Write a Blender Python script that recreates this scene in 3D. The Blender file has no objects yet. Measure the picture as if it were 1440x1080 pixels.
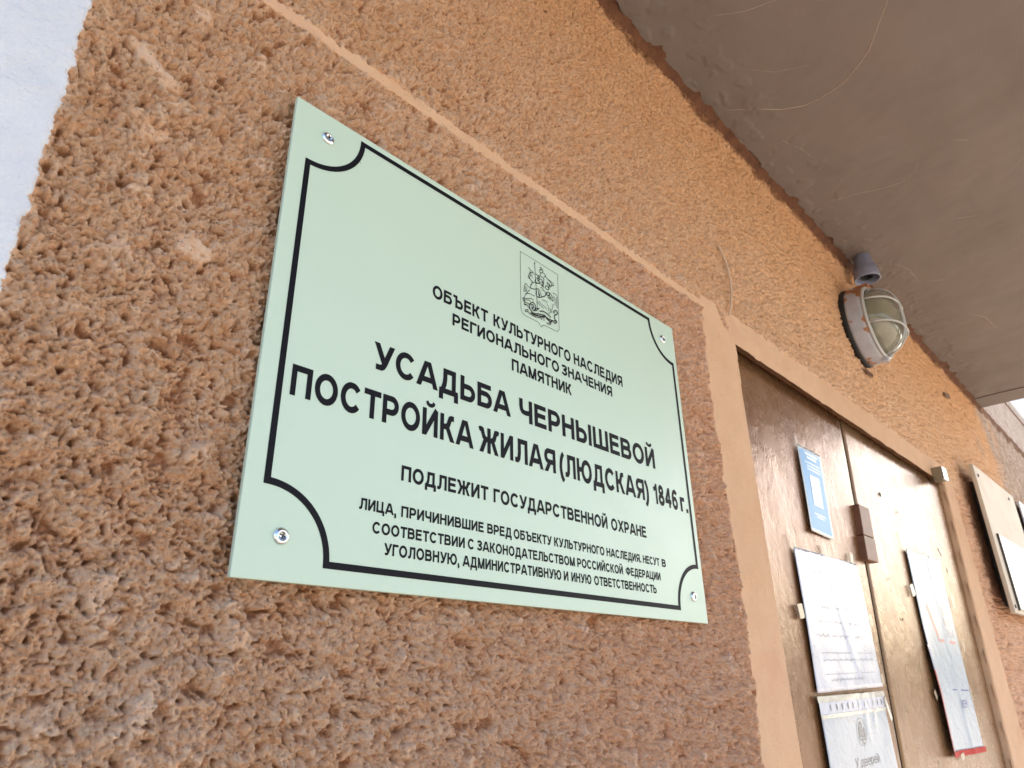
import bpy, bmesh, math, random
import numpy as np
from mathutils import Matrix, Vector
random.seed(7)
S = bpy.context.scene
COL = S.collection

# ------------------------------------------------------------------ camera
# world: X along the wall, Y into the wall, Z up; origin = lower left corner of the plaque; metres
CAM = Vector((-0.2034, -0.4365, -0.0667))
R = ((0.6892, 0.2795, 0.6685), (-0.7244, 0.2869, 0.6268), (-0.0166, -0.9163, 0.4002))
cd = bpy.data.cameras.new('camera'); cam = bpy.data.objects.new('camera', cd); COL.objects.link(cam)
cd.sensor_width = 36; cd.lens = 24.446; cd.clip_start = 0.01; cd.clip_end = 2000
cd.dof.use_dof = True; cd.dof.focus_distance = 0.62; cd.dof.aperture_fstop = 22
m = Matrix.Identity(4)
for i in range(3):
    m[i][0] = R[i][0]; m[i][1] = -R[i][1]; m[i][2] = -R[i][2]; m[i][3] = CAM[i]
cam.matrix_world = m
S.camera = cam

# ------------------------------------------------------------------ sky, sun, exposure
SUN_ROT = math.radians(84); SUN_EL = math.radians(34)      # sun to the right and a little behind the wall
W = bpy.data.worlds.new('World'); S.world = W; W.use_nodes = True
wn = W.node_tree; wn.nodes.clear()
sky = wn.nodes.new('ShaderNodeTexSky'); sky.sky_type = 'NISHITA'; sky.sun_disc = False
sky.sun_elevation = SUN_EL; sky.sun_rotation = SUN_ROT
sky.air_density = 1.0; sky.dust_density = 3.0; sky.ozone_density = 1.0; sky.altitude = 100
bg = wn.nodes.new('ShaderNodeBackground'); bg.inputs['Strength'].default_value = 0.13
wo = wn.nodes.new('ShaderNodeOutputWorld')
wn.links.new(sky.outputs[0], bg.inputs[0]); wn.links.new(bg.outputs[0], wo.inputs[0])
sd = bpy.data.lights.new('sun', 'SUN'); sd.energy = 3.6; sd.angle = math.radians(0.5); sd.color = (1, .94, .84)
sun = bpy.data.objects.new('sun', sd); COL.objects.link(sun)
v = Vector((math.sin(SUN_ROT)*math.cos(SUN_EL), math.cos(SUN_ROT)*math.cos(SUN_EL), math.sin(SUN_EL)))
sun.rotation_euler = v.to_track_quat('Z', 'Y').to_euler(); sun.location = v*50
S.render.engine = 'CYCLES'
S.view_settings.view_transform = 'Standard'; S.view_settings.look = 'None'
S.view_settings.gamma = 1; S.view_settings.use_curve_mapping = False
S.view_settings.exposure = 1.86

# ------------------------------------------------------------------ numpy noise
def _h(ix, iy, s):
    n = (ix.astype(np.uint32)*np.uint32(374761393) + iy.astype(np.uint32)*np.uint32(668265263) + np.uint32(s*974711 & 0xffffffff))
    n = (n ^ (n >> np.uint32(13)))*np.uint32(1274126177)
    n = (n ^ (n >> np.uint32(15)))*np.uint32(2246822519)
    return ((n ^ (n >> np.uint32(16))) & np.uint32(0xffff)).astype(np.float32)/65535.0
def perlin(x, y, s=0):
    fx = np.floor(x); fy = np.floor(y); ix = fx.astype(np.int64); iy = fy.astype(np.int64)
    dx = (x-fx).astype(np.float32); dy = (y-fy).astype(np.float32)
    u = dx*dx*dx*(dx*(dx*6-15)+10); w = dy*dy*dy*(dy*(dy*6-15)+10)
    def g(a, b):
        t = _h(ix+a, iy+b, s)*6.2831853
        return np.cos(t)*(dx-a)+np.sin(t)*(dy-b)
    n0 = g(0, 0)*(1-u)+g(1, 0)*u; n1 = g(0, 1)*(1-u)+g(1, 1)*u
    return (n0*(1-w)+n1*w)*1.5
def fbm(x, y, s=0, o=4, r=.5):
    t = 0; a = 1
    for k in range(o): t = t+a*perlin(x*2**k, y*2**k, s+k*17); a *= r
    return t
def worley(x, y, s=0, r0=.55, r1=1.1, keep=1.0):
    """rounded caps on a jittered lattice, 1 on the tops, 0 in the gaps"""
    fx = np.floor(x); fy = np.floor(y); ix = fx.astype(np.int64); iy = fy.astype(np.int64)
    dx = (x-fx).astype(np.float32); dy = (y-fy).astype(np.float32); best = np.zeros(x.shape, np.float32)
    for a in (-1, 0, 1):
        for c in (-1, 0, 1):
            px, py = _h(ix+a, iy+c, s), _h(ix+a, iy+c, s+7); r = r0+(r1-r0)*_h(ix+a, iy+c, s+13)**1.5; r = np.where(_h(ix+a, iy+c, s+29) < keep, r, 0)
            best = np.maximum(best, r*r-(px+a-dx)**2-(py+c-dy)**2)
    return np.sqrt(np.clip(best, 0, 1))
def sst(a, b, x):
    t = np.clip((x-a)/(b-a), 0, 1); return t*t*(3-2*t)
def N1(v, s=0):
    return float(fbm(np.array([v]), np.array([s*3.7+.5]), s)[0])

# ------------------------------------------------------------------ object helpers
def empty(name, loc, label, cat, group=None):
    o = bpy.data.objects.new(name, None); COL.objects.link(o); o.location = loc; o.empty_display_size = .05
    o['label'] = label; o['category'] = cat
    if group: o['group'] = group
    return o
def link(name, me, mats, parent=None, label=None, kind=None):
    o = bpy.data.objects.new(name, me); COL.objects.link(o)
    for mm in (mats if isinstance(mats, (list, tuple)) else [mats]): me.materials.append(mm)
    if parent is not None:
        o.parent = parent
        if parent.type == 'EMPTY': o.location = -parent.location      # meshes carry world coordinates
    if label: o['label'] = label
    if kind: o['kind'] = kind
    return o
def mesh_pf(name, verts, faces, smooth=False):
    me = bpy.data.meshes.new(name); me.from_pydata([tuple(v) for v in verts], [], faces); me.update()
    if smooth:
        for p in me.polygons: p.use_smooth = True
    return me
def mesh_np(name, co, quads, smooth=True):
    """co (N,3) float, quads (M,4) int"""
    used = np.zeros(len(co), bool); used[quads.ravel()] = True
    idx = np.cumsum(used)-1; co2 = co[used]; q = idx[quads]
    me = bpy.data.meshes.new(name)
    me.vertices.add(len(co2)); me.vertices.foreach_set('co', co2.astype(np.float32).ravel())
    me.loops.add(q.size); me.loops.foreach_set('vertex_index', q.astype(np.int32).ravel())
    me.polygons.add(len(q)); me.polygons.foreach_set('loop_start', np.arange(0, q.size, 4, dtype=np.int32))
    me.polygons.foreach_set('loop_total', np.full(len(q), 4, np.int32))
    if smooth: me.polygons.foreach_set('use_smooth', np.ones(len(q), bool))
    me.update(calc_edges=True); me.validate()
    return me, used
def attr(me, name, vals):
    a = me.attributes.new(name, 'FLOAT', 'POINT'); a.data.foreach_set('value', vals.astype(np.float32))
def bm_mesh(bm, name, smooth=False):
    bmesh.ops.recalc_face_normals(bm, faces=bm.faces)
    me = bpy.data.meshes.new(name); bm.to_mesh(me); bm.free()
    if smooth:
        for p in me.polygons: p.use_smooth = True
    return me
def prism(name, pts, y0, y1, bevel=0, seg=2):
    """closed outline pts (x,z), extruded from y0 to y1 (thickness in Y)"""
    bm = bmesh.new(); vs = [bm.verts.new((x, y0, z)) for x, z in pts]; f = bm.faces.new(vs)
    r = bmesh.ops.extrude_face_region(bm, geom=[f])
    for e in r['geom']:
        if isinstance(e, bmesh.types.BMVert): e.co.y = y1
    if bevel:
        bmesh.ops.bevel(bm, geom=bm.edges[:], offset=bevel, segments=seg, affect='EDGES', profile=.5)
    return bm_mesh(bm, name)
def boxm(name, x0, x1, y0, y1, z0, z1, bevel=0):
    return prism(name, [(x0, z0), (x1, z0), (x1, z1), (x0, z1)], y0, y1, bevel)
def lathe(name, prof, org, axis='Y', n=40, smooth=True):
    """prof list of (r, d): d along the axis from org"""
    bm = bmesh.new(); rings = []
    for r, d in prof:
        ring = []
        for k in range(n):
            a = 2*math.pi*k/n; c, s_ = math.cos(a)*r, math.sin(a)*r
            p = (org[0]+c, org[1]+d, org[2]+s_) if axis == 'Y' else (org[0]+c, org[1]+s_, org[2]+d)
            ring.append(bm.verts.new(p))
        rings.append(ring)
    for a, b in zip(rings[:-1], rings[1:]):
        for k in range(n): bm.faces.new((a[k], a[(k+1) % n], b[(k+1) % n], b[k]))
    if prof[0][0] > 1e-6: bm.faces.new(rings[0])
    if prof[-1][0] > 1e-6: bm.faces.new(rings[-1])
    bmesh.ops.remove_doubles(bm, verts=bm.verts, dist=1e-6)
    return bm_mesh(bm, name, smooth)
def tube(name, pts, r, n=8, closed=False, bm=None):
    own = bm is None
    if own: bm = bmesh.new()
    pts = [Vector(p) for p in pts]; rings = []; L = len(pts)
    for i, p in enumerate(pts):
        a = pts[(i-1) % L] if (i or closed) else pts[0]; b = pts[(i+1) % L] if (i < L-1 or closed) else pts[-1]
        t = (b-a).normalized(); u = t.cross(Vector((0, 1, .013)));
        if u.length < 1e-3: u = t.cross(Vector((1, 0, 0)))
        u.normalize(); w = t.cross(u); rr = r(i/(L-1)) if callable(r) else r
        rings.append([bm.verts.new(p+(u*math.cos(2*math.pi*k/n)+w*math.sin(2*math.pi*k/n))*rr) for k in range(n)])
    pr = list(zip(rings[:-1], rings[1:]))+([(rings[-1], rings[0])] if closed else [])
    for a, b in pr:
        for k in range(n): bm.faces.new((a[k], a[(k+1) % n], b[(k+1) % n], b[k]))
    if not closed: bm.faces.new(rings[0]); bm.faces.new(rings[-1])
    if own: return bm_mesh(bm, name, True)
def sheet(name, c, thick=.0004, nx=24, nz=24, disp=None, edge=None):
    """c = corners TL,TR,BR,BL as (x,y,z); disp(u,v)-> offset towards the viewer (-Y); a closed thin slab"""
    c = [Vector(p) for p in c]; vs = []; N = (nx+1)*(nz+1)
    for back in (0, 1):
        for j in range(nz+1):
            for i in range(nx+1):
                u, v_ = i/nx, j/nz
                p = (c[0]*(1-u)+c[1]*u)*(1-v_)+(c[3]*(1-u)+c[2]*u)*v_
                d = disp(u, v_) if disp else 0
                if edge: p = p+edge(u, v_)
                vs.append((p.x, p.y-d-(0 if back else thick), p.z))
    fs = []
    id_ = lambda b, i, j: b*N+j*(nx+1)+i
    for j in range(nz):
        for i in range(nx):
            fs.append((id_(0, i, j), id_(0, i, j+1), id_(0, i+1, j+1), id_(0, i+1, j)))
            fs.append((id_(1, i, j), id_(1, i+1, j), id_(1, i+1, j+1), id_(1, i, j+1)))
    for i in range(nx):
        fs.append((id_(0, i, 0), id_(0, i+1, 0), id_(1, i+1, 0), id_(1, i, 0)))
        fs.append((id_(0, i, nz), id_(1, i, nz), id_(1, i+1, nz), id_(0, i+1, nz)))
    for j in range(nz):
        fs.append((id_(0, 0, j), id_(1, 0, j), id_(1, 0, j+1), id_(0, 0, j+1)))
        fs.append((id_(0, nx, j), id_(0, nx, j+1), id_(1, nx, j+1), id_(1, nx, j)))
    return mesh_pf(name, vs, fs, True)
def ribbon(pts, w, y, bm, map_=None, closed=False):
    """flat printed line through (x,z) pts with mitred joins, width w, facing -Y"""
    P = [Vector((a, b)) for a, b in pts]; L = len(P); lft = []; rgt = []
    for i, p in enumerate(P):
        a = P[(i-1) % L] if (i or closed) else None; b = P[(i+1) % L] if (i < L-1 or closed) else None
        d1 = (p-a).normalized() if a is not None and (p-a).length > 1e-9 else None
        d2 = (b-p).normalized() if b is not None and (b-p).length > 1e-9 else None
        d1 = d1 or d2; d2 = d2 or d1
        if d1 is None: return
        n1 = Vector((-d1.y, d1.x)); n2 = Vector((-d2.y, d2.x)); nn = n1+n2
        if nn.length < .2: nn = n1
        nn.normalize(); k = w/2/max(.35, nn.dot(n1))
        lft.append(p+nn*k); rgt.append(p-nn*k)
    mp = map_ or (lambda q: (q.x, y, q.y))
    lv = [bm.verts.new(mp(q)) for q in lft]; rv = [bm.verts.new(mp(q)) for q in rgt]
    rg = range(L if closed else L-1)
    for i in rg: j = (i+1) % L; bm.faces.new((lv[i], rv[i], rv[j], lv[j]))
def flat_mesh(bm, name):
    for f in bm.faces:
        f.normal_update()
        if f.normal.y > 0: f.normal_flip()
    me = bpy.data.meshes.new(name); bm.to_mesh(me); bm.free(); return me
# ---- lettering drawn with strokes (capital height 1), a bold grotesque
def _el(cx, cz, rx, rz, a0, a1, n=16): return [(cx+rx*math.cos(math.radians(a0+(a1-a0)*k/n)), cz+rz*math.sin(math.radians(a0+(a1-a0)*k/n))) for k in range(n+1)]
def glyph(ch, t):
    """-> ink width, centre lines, lowest z"""
    a = t/2; e = .12; q = a*.92
    def bowl(x0, x1, z0, z1):        # closed on the left by the stem
        r = (z1-z0)/2; rx = min(r*1.05, (x1-x0)*.62); return [(x0, z1), (x1-rx, z1)]+_el(x1-rx, (z0+z1)/2, rx, r, 90, -90, 12)+[(x0, z0)]
    def bowlL(x0, x1, z0, z1):
        return [(x1+x0-x, z) for x, z in bowl(x0, x1, z0, z1)]
    L = None
    if ch == 'А': L = .96, [[(a*.55-.045, -e), (.48, 1.12), (.96-a*.55+.045, -e)], [(.22, .29), (.74, .29)]]
    elif ch == 'Б': L = .84, [[(.78, 1-q), (a, 1-q)], [(a, 0), (a, 1)], bowl(a, .84-a, q, .585)]
    elif ch == 'В': L = .86, [[(a, 0), (a, 1)], bowl(a, .80-a, .52, 1-q), bowl(a, .86-a, q, .53)]
    elif ch == 'Г': L = .70, [[(a, 0), (a, 1)], [(a, 1-q), (.70, 1-q)]]
    elif ch == 'Д': L = .98, [[(.86-a, 0), (.86-a, 1)], [(.86, 1-q), (.27, 1-q)], [(.30, 1), (.30, .62), (.27, .38), (.20, .20), (.13, q)], [(0, q), (.98, q)], [(a*.9, .1), (a*.9, -.24)], [(.98-a*.9, .1), (.98-a*.9, -.24)]]
    elif ch == 'Е': L = .76, [[(a, 0), (a, 1)], [(a, 1-q), (.74, 1-q)], [(a, .52), (.70, .52)], [(a, q), (.76, q)]]
    elif ch == 'Ж': L = 1.26, [[(.63, 0), (.63, 1)], [(.03+a*.3, 1.0), (.10, 1-q), (.20, .88), (.30, .62), (.42, .53), (.63, .53), (.84, .53), (.96, .62), (1.06, .88), (1.16, 1-q), (1.23-a*.3, 1.)], [(.08, -e), (.42, .55)], [(1.18, -e), (.84, .55)]]
    elif ch == 'З': L = .78, [_el(.39, .74, .28, .26-q*1.0, 165, -90, 16), [(.26, .515), (.42, .515)], _el(.39, .29, .39-a, .295-q, 90, -168, 16)]
    elif ch in 'ИЙ': L = .84, [[(a, 0), (a, 1)], [(.84-a, 0), (.84-a, 1)], [(a*.7, -.02), (.84-a*.7, 1.02)]]
    elif ch == 'К': L = .82, [[(a, 0), (a, 1)], [(a, .53), (.36, .53), (.46, .62), (.56, .86), (.64, 1-q), (.78, 1-q)], [(.38, .56), (.80-a*.2, -e)]]
    elif ch == 'Л': L = .88, [[(.88-a, 0), (.88-a, 1)], [(.88, 1-q), (.26, 1-q)], [(.30, 1), (.30, .45), (.26, .20), (.17, q), (.0, q)]]
    elif ch == 'М': L = 1.0, [[(a, 0), (a, 1)], [(1-a, 0), (1-a, 1)], [(a*.9, 1.08), (.5, -.08)], [(.5, -.08), (1-a*.9, 1.08)]]
    elif ch == 'Н': L = .84, [[(a, 0), (a, 1)], [(.84-a, 0), (.84-a, 1)], [(a, .54), (.84-a, .54)]]
    elif ch == 'О': L = .98, [_el(.49, .5, .49-a, .515-q, 90, 450, 36)]
    elif ch == 'П': L = .84, [[(a, 0), (a, 1)], [(.84-a, 0), (.84-a, 1)], [(0, 1-q), (.84, 1-q)]]
    elif ch == 'Р': L = .80, [[(a, 0), (a, 1)], bowl(a, .80-a, .41, 1-q)]
    elif ch == 'С': L = .92, [_el(.48, .5, .48-a, .515-q, 38, 322, 30)]
    elif ch == 'Т': L = .80, [[(.40, 0), (.40, 1)], [(0, 1-q), (.80, 1-q)]]
    elif ch == 'У': L = .88, [[(.05, 1.1), (.47, .26)], [(.88-.05, 1.1), (.50, .30), (.42, .16), (.33, q), (.10, q)]]
    elif ch == 'Ф': L = 1.1, [[(.55, 0), (.55, 1)], _el(.55, .52, .55-a, .36-q*.6, 90, 450, 30)]
    elif ch == 'Х': L = .90, [[(.02, -e), (.88, 1+e)], [(.88, -e), (.02, 1+e)]]
    elif ch == 'Ц': L = .94, [[(a, 0), (a, 1)], [(.80-a, 0), (.80-a, 1)], [(0, q), (.94, q)], [(.94-a*.9, .1), (.94-a*.9, -.24)]]
    elif ch == 'Ч': L = .80, [[(.80-a, 0), (.80-a, 1)], [(a, 1), (a, .66), (a+.03, .52), (.20, .44), (.34, .41), (.50, .42), (.80-a, .47)]]
    elif ch == 'Ш': L = 1.16, [[(a, 0), (a, 1)], [(.58, 0), (.58, 1)], [(1.16-a, 0), (1.16-a, 1)], [(0, q), (1.16, q)]]
    elif ch == 'Ъ': L = 1.02, [[(.22+a, 0), (.22+a, 1)], [(0, 1-q), (.22+a, 1-q)], bowl(.22+a, 1.02-a, q, .585)]
    elif ch == 'Ы': L = 1.12, [[(a, 0), (a, 1)], bowl(a, .78-a, q, .585), [(1.12-a, 0), (1.12-a, 1)]]
    elif ch == 'Ь': L = .82, [[(a, 0), (a, 1)], bowl(a, .82-a, q, .585)]
    elif ch == 'Ю': L = 1.30, [[(a, 0), (a, 1)], [(a, .53), (.50, .53)], _el(.84, .5, .46-a, .515-q, 90, 450, 34)]
    elif ch == 'Я': L = .86, [[(.86-a, 0), (.86-a, 1)], bowlL(a*1.05, .86-a, .43, 1-q), [(.44, .46), (.04, -e)]]
    elif ch == '1': L = .46, [[(.46-a, 0), (.46-a, 1)], [(.46-a, .93), (.28, .80), (0.02, .70)]]
    elif ch == '8': L = .72, [_el(.36, .745, .31-a, .27-q, 90, 450, 24), _el(.36, .28, .36-a, .295-q, 90, 450, 26)]
    elif ch == '4': L = .76, [[(.64-a, 0), (.64-a, 1)], [(.64-a, .98), (a*.7, .31)], [(0, .30), (.76, .30)]]
    elif ch == '6': L = .72, [_el(.37, .32, .35-a, .335-q, 90, 450, 24), _el(.42, .5, .42-a, .515-q, 45, 182, 16)+[(a, .38)]]
    elif ch == '(': L = .34, [_el(.52, .38, .52-a, .66, 115, 245, 12)]
    elif ch == ')': L = .34, [_el(-.18, .38, .52-a, .66, 65, -65, 12)]
    elif ch == '.': L = .20, [[(.10, 0), (.10, .20)]]
    elif ch == ',': L = .20, [[(.10, .20), (.10, .0)], [(.15, .02), (.13, -.12), (.04, -.20)]]
    elif ch == 'г': L = .48, [[(a, 0), (a, .74)], [(a, .74-q), (.48, .74-q)]]
    elif ch in 'двй':
        w_, st, _ = glyph(ch.upper(), t/.72); return w_*.72, [[(x*.72, z*.72) for x, z in p] for p in st], -.2
    elif ch == 'е': L = .60, [_el(.30, .37, .30-a, .38-q, 0, 320, 20), [(a, .37), (.60-a*.4, .37)]]
    elif ch == 'р': L = .62, [[(a, .74), (a, -.22)], _el(.62-.27, .37, .27-a*.9, .38-q, 90, 450, 20)]
    if ch == 'Й': L[1].append([(.22, 1.27), (.27, 1.18), (.35, 1.14), (.42, 1.13), (.49, 1.14), (.57, 1.18), (.62, 1.27)])
    lo = -.26 if ch in 'ДЦ,()р' else (-.03 if ch in 'ОСЮЗ86' else 0)
    return L[0], L[1], lo
def _clip(P, z, up):
    Q = []
    for i in range(len(P)):
        (x1, y1), (x2, y2) = P[i-1], P[i]; i1 = (y1 >= z) if up else (y1 <= z); i2 = (y2 >= z) if up else (y2 <= z)
        if i1 != i2: k = (z-y1)/(y2-y1); Q.append((x1+(x2-x1)*k, z))
        if i2: Q.append((x2, y2))
    return Q
def text_into(bm, s, x0, x1, z0, z1, mp, bold=.19):
    """write s so that its ink spans x0..x1 and capitals stand z0..z1"""
    pen = 0; out = []; k = 0
    for ch in s:
        if ch == ' ': pen += .32; continue
        w, st, lo = glyph(ch, bold); hi = 1.5 if ch == 'Й' else (1.05 if ch in '()' else (1.02 if ch in 'ОСЮЗ86й' else 1))
        for pl in st:
            closed = abs(pl[0][0]-pl[-1][0])+abs(pl[0][1]-pl[-1][1]) < 1e-6
            tb = bmesh.new(); ribbon(pl[:-1] if closed else pl, bold*(.68 if pl[0][1] > 1.15 and ch == 'Й' else 1), 0, tb, closed=closed)
            k += 1
            for f in tb.faces:
                P = [(v.co.x, v.co.z) for v in f.verts]; P = _clip(_clip(P, lo, True), hi, False) if P else P
                if len(P) > 2: out.append(([(pen+x, z) for x, z in P], k))
            tb.free()
        pen += w+(.09 if ch in 'ГТУ' else .13)
    a = min(x for P, _ in out for x, z in P); b = max(x for P, _ in out for x, z in P)
    for P, k in out:
        vs = []
        for x, z in P:
            q = mp(x0+(x-a)/(b-a)*(x1-x0), z0+z*(z1-z0)); vs.append(bm.verts.new((q[0], q[1]-(k % 7)*4e-6, q[2])))
        try: bm.faces.new(vs)
        except ValueError: pass

# ------------------------------------------------------------------ materials
def mat(name, col, rough=.6, metal=0, coat=0, coat_r=.1, spec=.5):
    M = bpy.data.materials.new(name); M.use_nodes = True; b = M.node_tree.nodes['Principled BSDF']
    b.inputs['Base Color'].default_value = (*col, 1); b.inputs['Roughness'].default_value = rough
    b.inputs['Metallic'].default_value = metal; b.inputs['Coat Weight'].default_value = coat
    b.inputs['Coat Roughness'].default_value = coat_r; b.inputs['Specular IOR Level'].default_value = spec
    return M
class G:
    """small node-graph builder on a Principled material"""
    def __init__(s, M): s.M = M; s.t = M.node_tree; s.b = s.t.nodes['Principled BSDF']; s.tc = s.t.nodes.new('ShaderNodeTexCoord')
    def n(s, ty, **k):
        x = s.t.nodes.new(ty)
        for a, v_ in k.items(): setattr(x, a, v_)
        return x
    def l(s, a, b): s.t.links.new(a, b)
    def map(s, sc):
        x = s.n('ShaderNodeMapping'); x.inputs['Scale'].default_value = sc; s.l(s.tc.outputs['Object'], x.inputs[0]); return x.outputs[0]
    def noise(s, scale, detail=4, rough=.55, vec=None, dist=0):
        x = s.n('ShaderNodeTexNoise'); x.inputs['Scale'].default_value = scale; x.inputs['Detail'].default_value = detail
        x.inputs['Roughness'].default_value = rough; x.inputs['Distortion'].default_value = dist
        s.l(vec or s.tc.outputs['Object'], x.inputs['Vector']); return x.outputs['Fac']
    def ramp(s, f, stops):
        x = s.n('ShaderNodeValToRGB'); e = x.color_ramp.elements
        while len(e) < len(stops): e.new(.5)
        for q, (p, c) in zip(e, stops): q.position = p; q.color = (*c, 1) if not isinstance(c, (int, float)) else (c, c, c, 1)
        s.l(f, x.inputs[0]); return x.outputs[0]
    def mix(s, f, a, b, mode='MIX'):
        x = s.n('ShaderNodeMix'); x.data_type = 'RGBA'; x.blend_type = mode
        for q, i in ((f, 0), (a, 6), (b, 7)):
            if isinstance(q, (int, float)): x.inputs[i].default_value = q
            elif isinstance(q, tuple): x.inputs[i].default_value = (*q, 1)
            else: s.l(q, x.inputs[i])
        return x.outputs[2]
    def math(s, op, a, b=0):
        x = s.n('ShaderNodeMath'); x.operation = op
        for q, i in ((a, 0), (b, 1)):
            if isinstance(q, (int, float)): x.inputs[i].default_value = q
            else: s.l(q, x.inputs[i])
        return x.outputs[0]
    def attr(s, nm): x = s.n('ShaderNodeAttribute'); x.attribute_name = nm; return x.outputs['Fac']
    def bump(s, h, dist=.001, strength=1, prev=None):
        x = s.n('ShaderNodeBump'); x.inputs['Distance'].default_value = dist; x.inputs['Strength'].default_value = strength
        s.l(h, x.inputs['Height'])
        if prev: s.l(prev, x.inputs['Normal'])
        return x.outputs[0]
    def col(s, c): s.l(c, s.b.inputs['Base Color'])
    def nor(s, c): s.l(c, s.b.inputs['Normal'])

# orange splash plaster
M_stucco = mat('splash_plaster', (.5, .26, .13), .93, spec=.2); g = G(M_stucco)
hh = g.attr('hgt')
c1 = g.ramp(g.noise(9, 5, .6), [(.3, (.80, .455, .25)), (.5, (.86, .53, .325)), (.72, (.86, .58, .40))])
c2 = g.ramp(g.noise(120, 4, .7), [(.30, (.62, .29, .14)), (.42, (.86, .52, .32)), (.62, (.90, .70, .54))])
c = g.mix(.5, c1, c2)
c = g.mix(g.math('MULTIPLY', g.attr('upper_tone'), .6), c, (.68, .345, .15))  # deeper orange above the joint and towards the slab
c = g.mix(g.math('MULTIPLY', g.attr('red'), .4), c, (.74, .38, .25))
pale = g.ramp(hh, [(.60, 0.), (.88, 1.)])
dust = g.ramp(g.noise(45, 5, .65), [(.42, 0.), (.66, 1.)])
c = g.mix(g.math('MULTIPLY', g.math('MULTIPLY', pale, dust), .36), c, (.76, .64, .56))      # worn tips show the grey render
c = g.mix(g.math('MULTIPLY', g.ramp(hh, [(.16, 1.), (.42, 0.)]), .62), c, (.44, .165, .062))   # recesses redder and darkened, relief shade put into the colour
c = g.mix(g.math('MULTIPLY', g.ramp(g.noise(150, 4, .65), [(.35, 1.), (.43, 0.)]), .45), c, (.46, .18, .085))
sp = g.ramp(g.noise(330, 2, .5), [(.29, 1.), (.35, 0.)])
c = g.mix(g.math('MULTIPLY', sp, .6), c, (.17, .09, .06))
c = g.mix(g.attr('sky_glare'), c, g.ramp(g.noise(25, 5, .7), [(.35, (.36, .29, .25)), (.6, (.58, .49, .43))]))  # greyer past the slab end: sky glare put into the colour
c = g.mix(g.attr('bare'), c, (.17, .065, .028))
g.col(c)
b1 = g.bump(g.noise(300, 6, .75), .0019, 1.0); g.nor(g.bump(g.noise(850, 3, .75), .0015, 1.0, b1))

M_smooth = mat('smooth_render', (.58, .36, .22), .85, spec=.25); g = G(M_smooth)
c = g.ramp(g.noise(7, 5, .6), [(.3, (.60, .365, .22)), (.55, (.66, .425, .27)), (.75, (.62, .355, .23))])
c = g.mix(g.ramp(g.noise(480, 2, .5), [(.27, .75), (.34, 0.)]), c, (.28, .16, .10))
c = g.mix(g.ramp(g.noise(38, 5, .7, dist=.8), [(.66, 0.), (.74, .5)]), c, (.60, .26, .19))
g.col(c); g.nor(g.bump(g.noise(500, 4, .65), .0005, .8, g.bump(g.noise(40, 4, .6), .003, .5)))

M_white = mat('white_limewash', (.78, .79, .82), .8, spec=.3); g = G(M_white)
c = g.ramp(g.noise(14, 6, .65), [(.3, (.66, .69, .77)), (.6, (.74, .77, .84))])
c = g.mix(g.ramp(g.noise(90, 4, .7), [(.68, 0.), (.74, .5)]), c, (.56, .47, .44))
g.col(c); g.nor(g.bump(g.noise(380, 5, .7), .0013, 1., g.bump(g.noise(60, 4, .6), .005, .8)))

M_soffit = mat('painted_soffit', (.27, .22, .19), .62, spec=.35); g = G(M_soffit)
c = g.ramp(g.noise(3.5, 5, .6), [(.3, (.185, .147, .125)), (.55, (.21, .170, .148)), (.8, (.23, .176, .152))])
c = g.mix(g.ramp(g.noise(60, 4, .75), [(.71, 0.), (.76, .35)]), c, (.16, .10, .07))
g.col(c)
st = g.noise(7, 5, .65, g.map((5, 9, 1)), 1.2)
g.nor(g.bump(g.noise(300, 4, .6), .0005, .7, g.bump(st, .004, .05)))

M_bare = mat('brown_undercoat', (.2, .08, .035), .9); g = G(M_bare)
g.col(g.ramp(g.noise(30, 4, .6), [(.3, (.085, .032, .015)), (.7, (.17, .068, .03))])); g.nor(g.bump(g.noise(160, 4, .7), .003, .9))

M_door = mat('brown_gloss_paint', (.13, .062, .03), .33, metal=.4, spec=.5); g = G(M_door)
lng = g.noise(1, 6, .65, g.map((60, 60, 34)), .7)
c = g.ramp(g.noise(5, 5, .6), [(.3, (.18, .080, .033)), (.7, (.26, .125, .053))])
c = g.mix(g.ramp(g.noise(1, 5, .7, g.map((80, 80, 50))), [(.67, 0.), (.70, .95)]), c, (.03, .02, .015))
c = g.mix(g.ramp(g.noise(26, 5, .75), [(.70, 0.), (.78, .5)]), c, (.25, .17, .11))
g.col(c); g.l(g.ramp(g.noise(12, 5, .7), [(.3, .20), (.7, .34)]), g.b.inputs['Roughness'])
g.nor(g.bump(lng, .0018, .7, g.bump(g.noise(260, 3, .6), .0005, .6)))

M_door_glare = M_door.copy(); M_door_glare.name = 'worn_glare_brown_gloss_paint'  # worn copy of the door paint, lightened and warmed to carry the golden glare
for e_ in [n for n in M_door_glare.node_tree.nodes if n.type == 'VALTORGB'][0:1]:
    e_.color_ramp.elements[0].color = (.24, .125, .055, 1); e_.color_ramp.elements[1].color = (.33, .18, .085, 1)
M_door_glare.node_tree.nodes['Principled BSDF'].inputs['Metallic'].default_value = .3
M_hinge = mat('brown_painted_steel', (.14, .06, .03), .5); g = G(M_hinge)
g.col(g.ramp(g.noise(60, 4, .6), [(.35, (.15, .06, .032)), (.7, (.22, .09, .048))])); g.nor(g.bump(g.noise(140, 4, .6), .001, .7))
M_gap = mat('dark_gap', (.02, .014, .01), 1, spec=0)

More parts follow.
